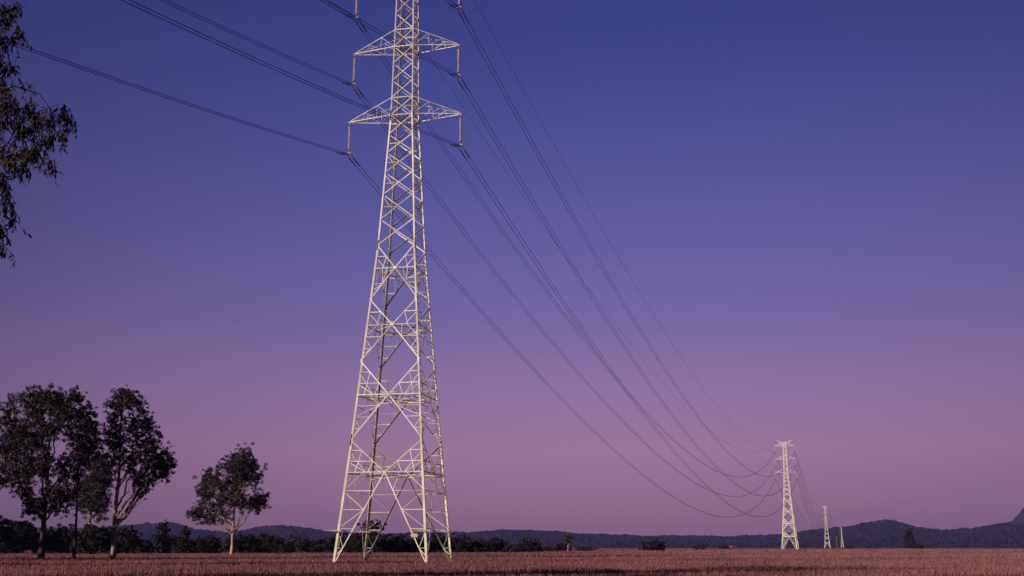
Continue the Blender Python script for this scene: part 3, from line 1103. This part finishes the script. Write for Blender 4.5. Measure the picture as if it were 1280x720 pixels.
SCRUB = [
    ('broad dark bush at the far left edge behind the tallest gum', -12, 652, 30, 205, 'round', 'bush', 'bush'),
    ('tall dark bush just left of the tallest gum\'s trunk', 22, 648, 24, 215, 'round', 'bush', 'bush'),
    ('dark bush showing right of the tallest gum\'s trunk', 62, 660, 17, 225, 'round', 'bush', 'bush'),
    ('grey-brown bush behind the slim gum\'s trunk', 82, 657, 17, 218, 'round', 'bush', 'bush'),
    ('wide grey-brown bush between the slim gum and the pale curved trunk', 116, 657, 22, 200, 'wide', 'bush', 'bush'),
    ('rounded dark bush just right of the curved pale trunk', 160, 659, 14, 215, 'round', 'bush', 'bush'),
    ('low dark bush left of the cone-shaped tree', 180, 675, 11, 230, 'wide', 'bush', 'bush'),
    ('cone-shaped dark tree, pointed top against the hill', 203, 649, 12, 205, 'cone', 'bush', 'bush_tree'),
    ('dark tree directly right of the cone-shaped one', 231, 658, 12, 225, 'cone', 'bush', 'bush_tree'),
    ('low twiggy bush right of the two pointed trees', 247, 671, 10, 235, 'wide', 'bush', 'bush'),
    ('small rounded black bush left of the lone gum\'s trunk', 264, 669, 10, 222, 'round', 'bush', 'bush'),
    ('pale bare-twigged bush touching the lone gum\'s left side', 279, 672, 8, 240, 'sparse', 'twiggy', 'bush'),
    ('narrow dark bush just right of the lone gum\'s trunk', 299, 667, 9, 230, 'round', 'bush', 'bush'),
    ('upright bush second to the right of the lone gum', 313, 664, 9, 235, 'cone', 'bush', 'bush'),
    ('upright grey bush third to the right of the lone gum', 327, 664, 9, 232, 'cone', 'twiggy', 'bush'),
    ('dark ragged bush fourth to the right of the lone gum', 343, 667, 11, 228, 'round', 'bush', 'bush'),
    ('low black bush left of the thin spreading tree', 357, 680, 10, 226, 'wide', 'bush', 'bush'),
    ('thin spreading see-through tree left of the near pylon', 371, 664, 14, 245, 'sparse', 'bush', 'bush_tree'),
    ('low hazy bush close left of the near pylon', 396, 674, 13, 260, 'wide', 'twiggy', 'bush'),
    ('dark bush behind the near pylon\'s left leg', 424, 669, 14, 250, 'wide', 'bush', 'bush'),
    ('dark tree seen through the near pylon, taller than its neighbours', 466, 648, 15, 235, 'tree', 'bush', 'bush_tree'),
    ('dark bush below the tree seen through the near pylon', 452, 670, 18, 240, 'wide', 'bush', 'bush'),
    ('dark bush in the middle of the near pylon\'s base', 486, 668, 15, 245, 'round', 'bush', 'bush'),
    ('dark bush left of the near pylon\'s front leg', 512, 672, 16, 250, 'wide', 'bush', 'bush'),
    ('dark bush between the two right legs of the near pylon', 545, 671, 16, 255, 'round', 'bush', 'bush'),
    ('dark bush just right of the near pylon', 572, 672, 13, 270, 'wide', 'bush', 'bush'),
    ('wide low dark bush second right of the near pylon', 592, 675, 13, 275, 'wide', 'twiggy', 'bush'),
    ('darkest dense bush a little right of the near pylon', 615, 675, 17, 265, 'wide', 'bush', 'bush'),
    ('low thin bush right of the darkest dense bush', 639, 681, 10, 290, 'wide', 'twiggy', 'bush'),
    ('ragged dark bush before the gap in the scrub', 659, 675, 14, 285, 'round', 'bush', 'bush'),
    ('small low bush left of the thin-trunked tree', 683, 684, 10, 310, 'wide', 'bush', 'bush'),
    ('thin-trunked tree with a small tuft crown standing in the open', 710, 667, 7, 320, 'tree', 'twiggy', 'bush_tree'),
    ('low bush at the foot of the thin-trunked tree', 703, 681, 9, 330, 'wide', 'bush', 'bush'),
    ('low strip of bush right of the thin-trunked tree', 735, 684, 14, 340, 'wide', 'bush', 'bush'),
    ('isolated rounded dark bush in the middle of the field edge', 817, 676.5, 12, 370, 'round', 'bush', 'bush'),
    ('small sparse bush left of the middle-distance pylon', 874, 680, 10, 420, 'sparse', 'bush', 'bush'),
    ('low dark bush beside the red-roofed house', 905, 683, 8, 560, 'wide', 'bush', 'bush'),
    ('isolated dark tree on the right, alone below the hill', 1138, 662, 8.5, 620, 'cone', 'bush', 'bush_tree'),
    ('low bush at the right foot of the isolated right-hand tree', 1146, 680, 6, 600, 'wide', 'bush', 'bush'),
    ('half-hidden low bush between the tallest gum and the slim gum', 74, 668, 14, 250, 'round', 'bush', 'bush'),
    ('half-hidden bush behind the foot of the pale curved trunk', 138, 664, 13, 255, 'round', 'bush', 'bush'),
    ('low hazy bush behind and right of the cone-shaped tree', 217, 670, 12, 260, 'round', 'twiggy', 'bush'),
    ('low dark bush under the left branches of the lone gum', 256, 676, 13, 255, 'wide', 'bush', 'bush'),
    ('half-hidden bush behind the lone gum\'s trunk', 290, 673, 11, 265, 'round', 'bush', 'bush'),
    ('low bush filling behind the upright grey bush', 322, 674, 14, 265, 'wide', 'bush', 'bush'),
    ('low dark mound behind the thin spreading tree', 376, 678, 14, 280, 'wide', 'bush', 'bush'),
    ('small low bush right of the farthest pylon', 1062, 683, 5, 640, 'wide', 'bush', 'bush'),
]
for i, (lab, px, yt, hw, Y, kind, m, nm) in enumerate(SCRUB):
    scrub(lab, px, yt, hw, Y, kind, i, m, nm)

# ------------------------------------------------------------------ far small things
# red-roofed house
p = at(916, 687, 1000)
h = empty('house', (p[0], p[1], .1), .35, label='tiny faraway house with a faded red roof left of the middle-distance pylon', cat='house')
b = MB(); b.box((-2.9, -2.4, 0), (2.9, 2.4, 1.5)); b.build('wall', M['house_wall'], h)
b = MB()
b.add([(-3.3, -2.9, 1.45), (3.3, -2.9, 1.45), (3.3, 2.9, 1.45), (-3.3, 2.9, 1.45), (-2.2, 0, 2.7), (2.2, 0, 2.7)],
      [(0, 1, 5, 4), (1, 2, 5), (2, 3, 4, 5), (3, 0, 4), (3, 2, 1, 0)])
b.build('roof', M['roof'], h)
for x in (-2.2, 1.2):
    b = MB(); b.box((x, -2.46, .6), (x + .9, -2.4, 1.25)); b.build('window', M['glass'], h)
b = MB(); b.box((-.5, -2.46, 0), (.3, -2.4, 1.35)); b.build('door', M['pole'], h)

# timber pole between the far towers
p = at(1046.7, 687, 900)
h = empty('power_pole', (p[0], p[1], .3), .2, label='brown timber pole standing between the two farthest pylons', cat='pole')
b = MB(); b.tube([(0, 0, -.5), (0, 0, 9.6)], [.24, .18], 8); b.build('post', M['pole'], h)
b = MB(); b.box((-1.3, -.3, 8.7), (1.3, -.17, 8.9)); b.build('crossarm', M['pole'], h)
for x in (-1.2, -.4, .4, 1.2):
    b = MB(); b.lathe((x, -.235, 8.9), [(.04, 0), (.09, .06), (.08, .16), (.03, .2)], 8); b.build('insulator', M['porcelain'], h)

# communications mast on the ridge
p = at(586.5, 664, 5150)
h = empty('radio_mast', (p[0], p[1], p[2] - 6), .3, label='slender pinkish radio mast on the ridge right of the near pylon', cat='mast')
b = MB()
hh = 46
for k in range(3):
    a = 2 * math.pi * k / 3
    b.tube([(1.9 * math.cos(a), 1.9 * math.sin(a), 0), (.6 * math.cos(a), .6 * math.sin(a), hh)], .28, 5)
for j in range(12):
    z0, z1 = j * hh / 12, (j + 1) * hh / 12
    r0, r1 = 1.9 - 1.3 * z0 / hh, 1.9 - 1.3 * z1 / hh
    for k in range(3):
        a, c = 2 * math.pi * k / 3, 2 * math.pi * (k + 1) / 3
        b.tube([(r0 * math.cos(a), r0 * math.sin(a), z0), (r1 * math.cos(c), r1 * math.sin(c), z1)], .16, 4)
b.build('lattice', M['mast'], h)
b = MB(); b.tube([(0, 0, hh - 1), (0, 0, hh + 5)], .2, 5); b.build('antenna', M['mast'], h)
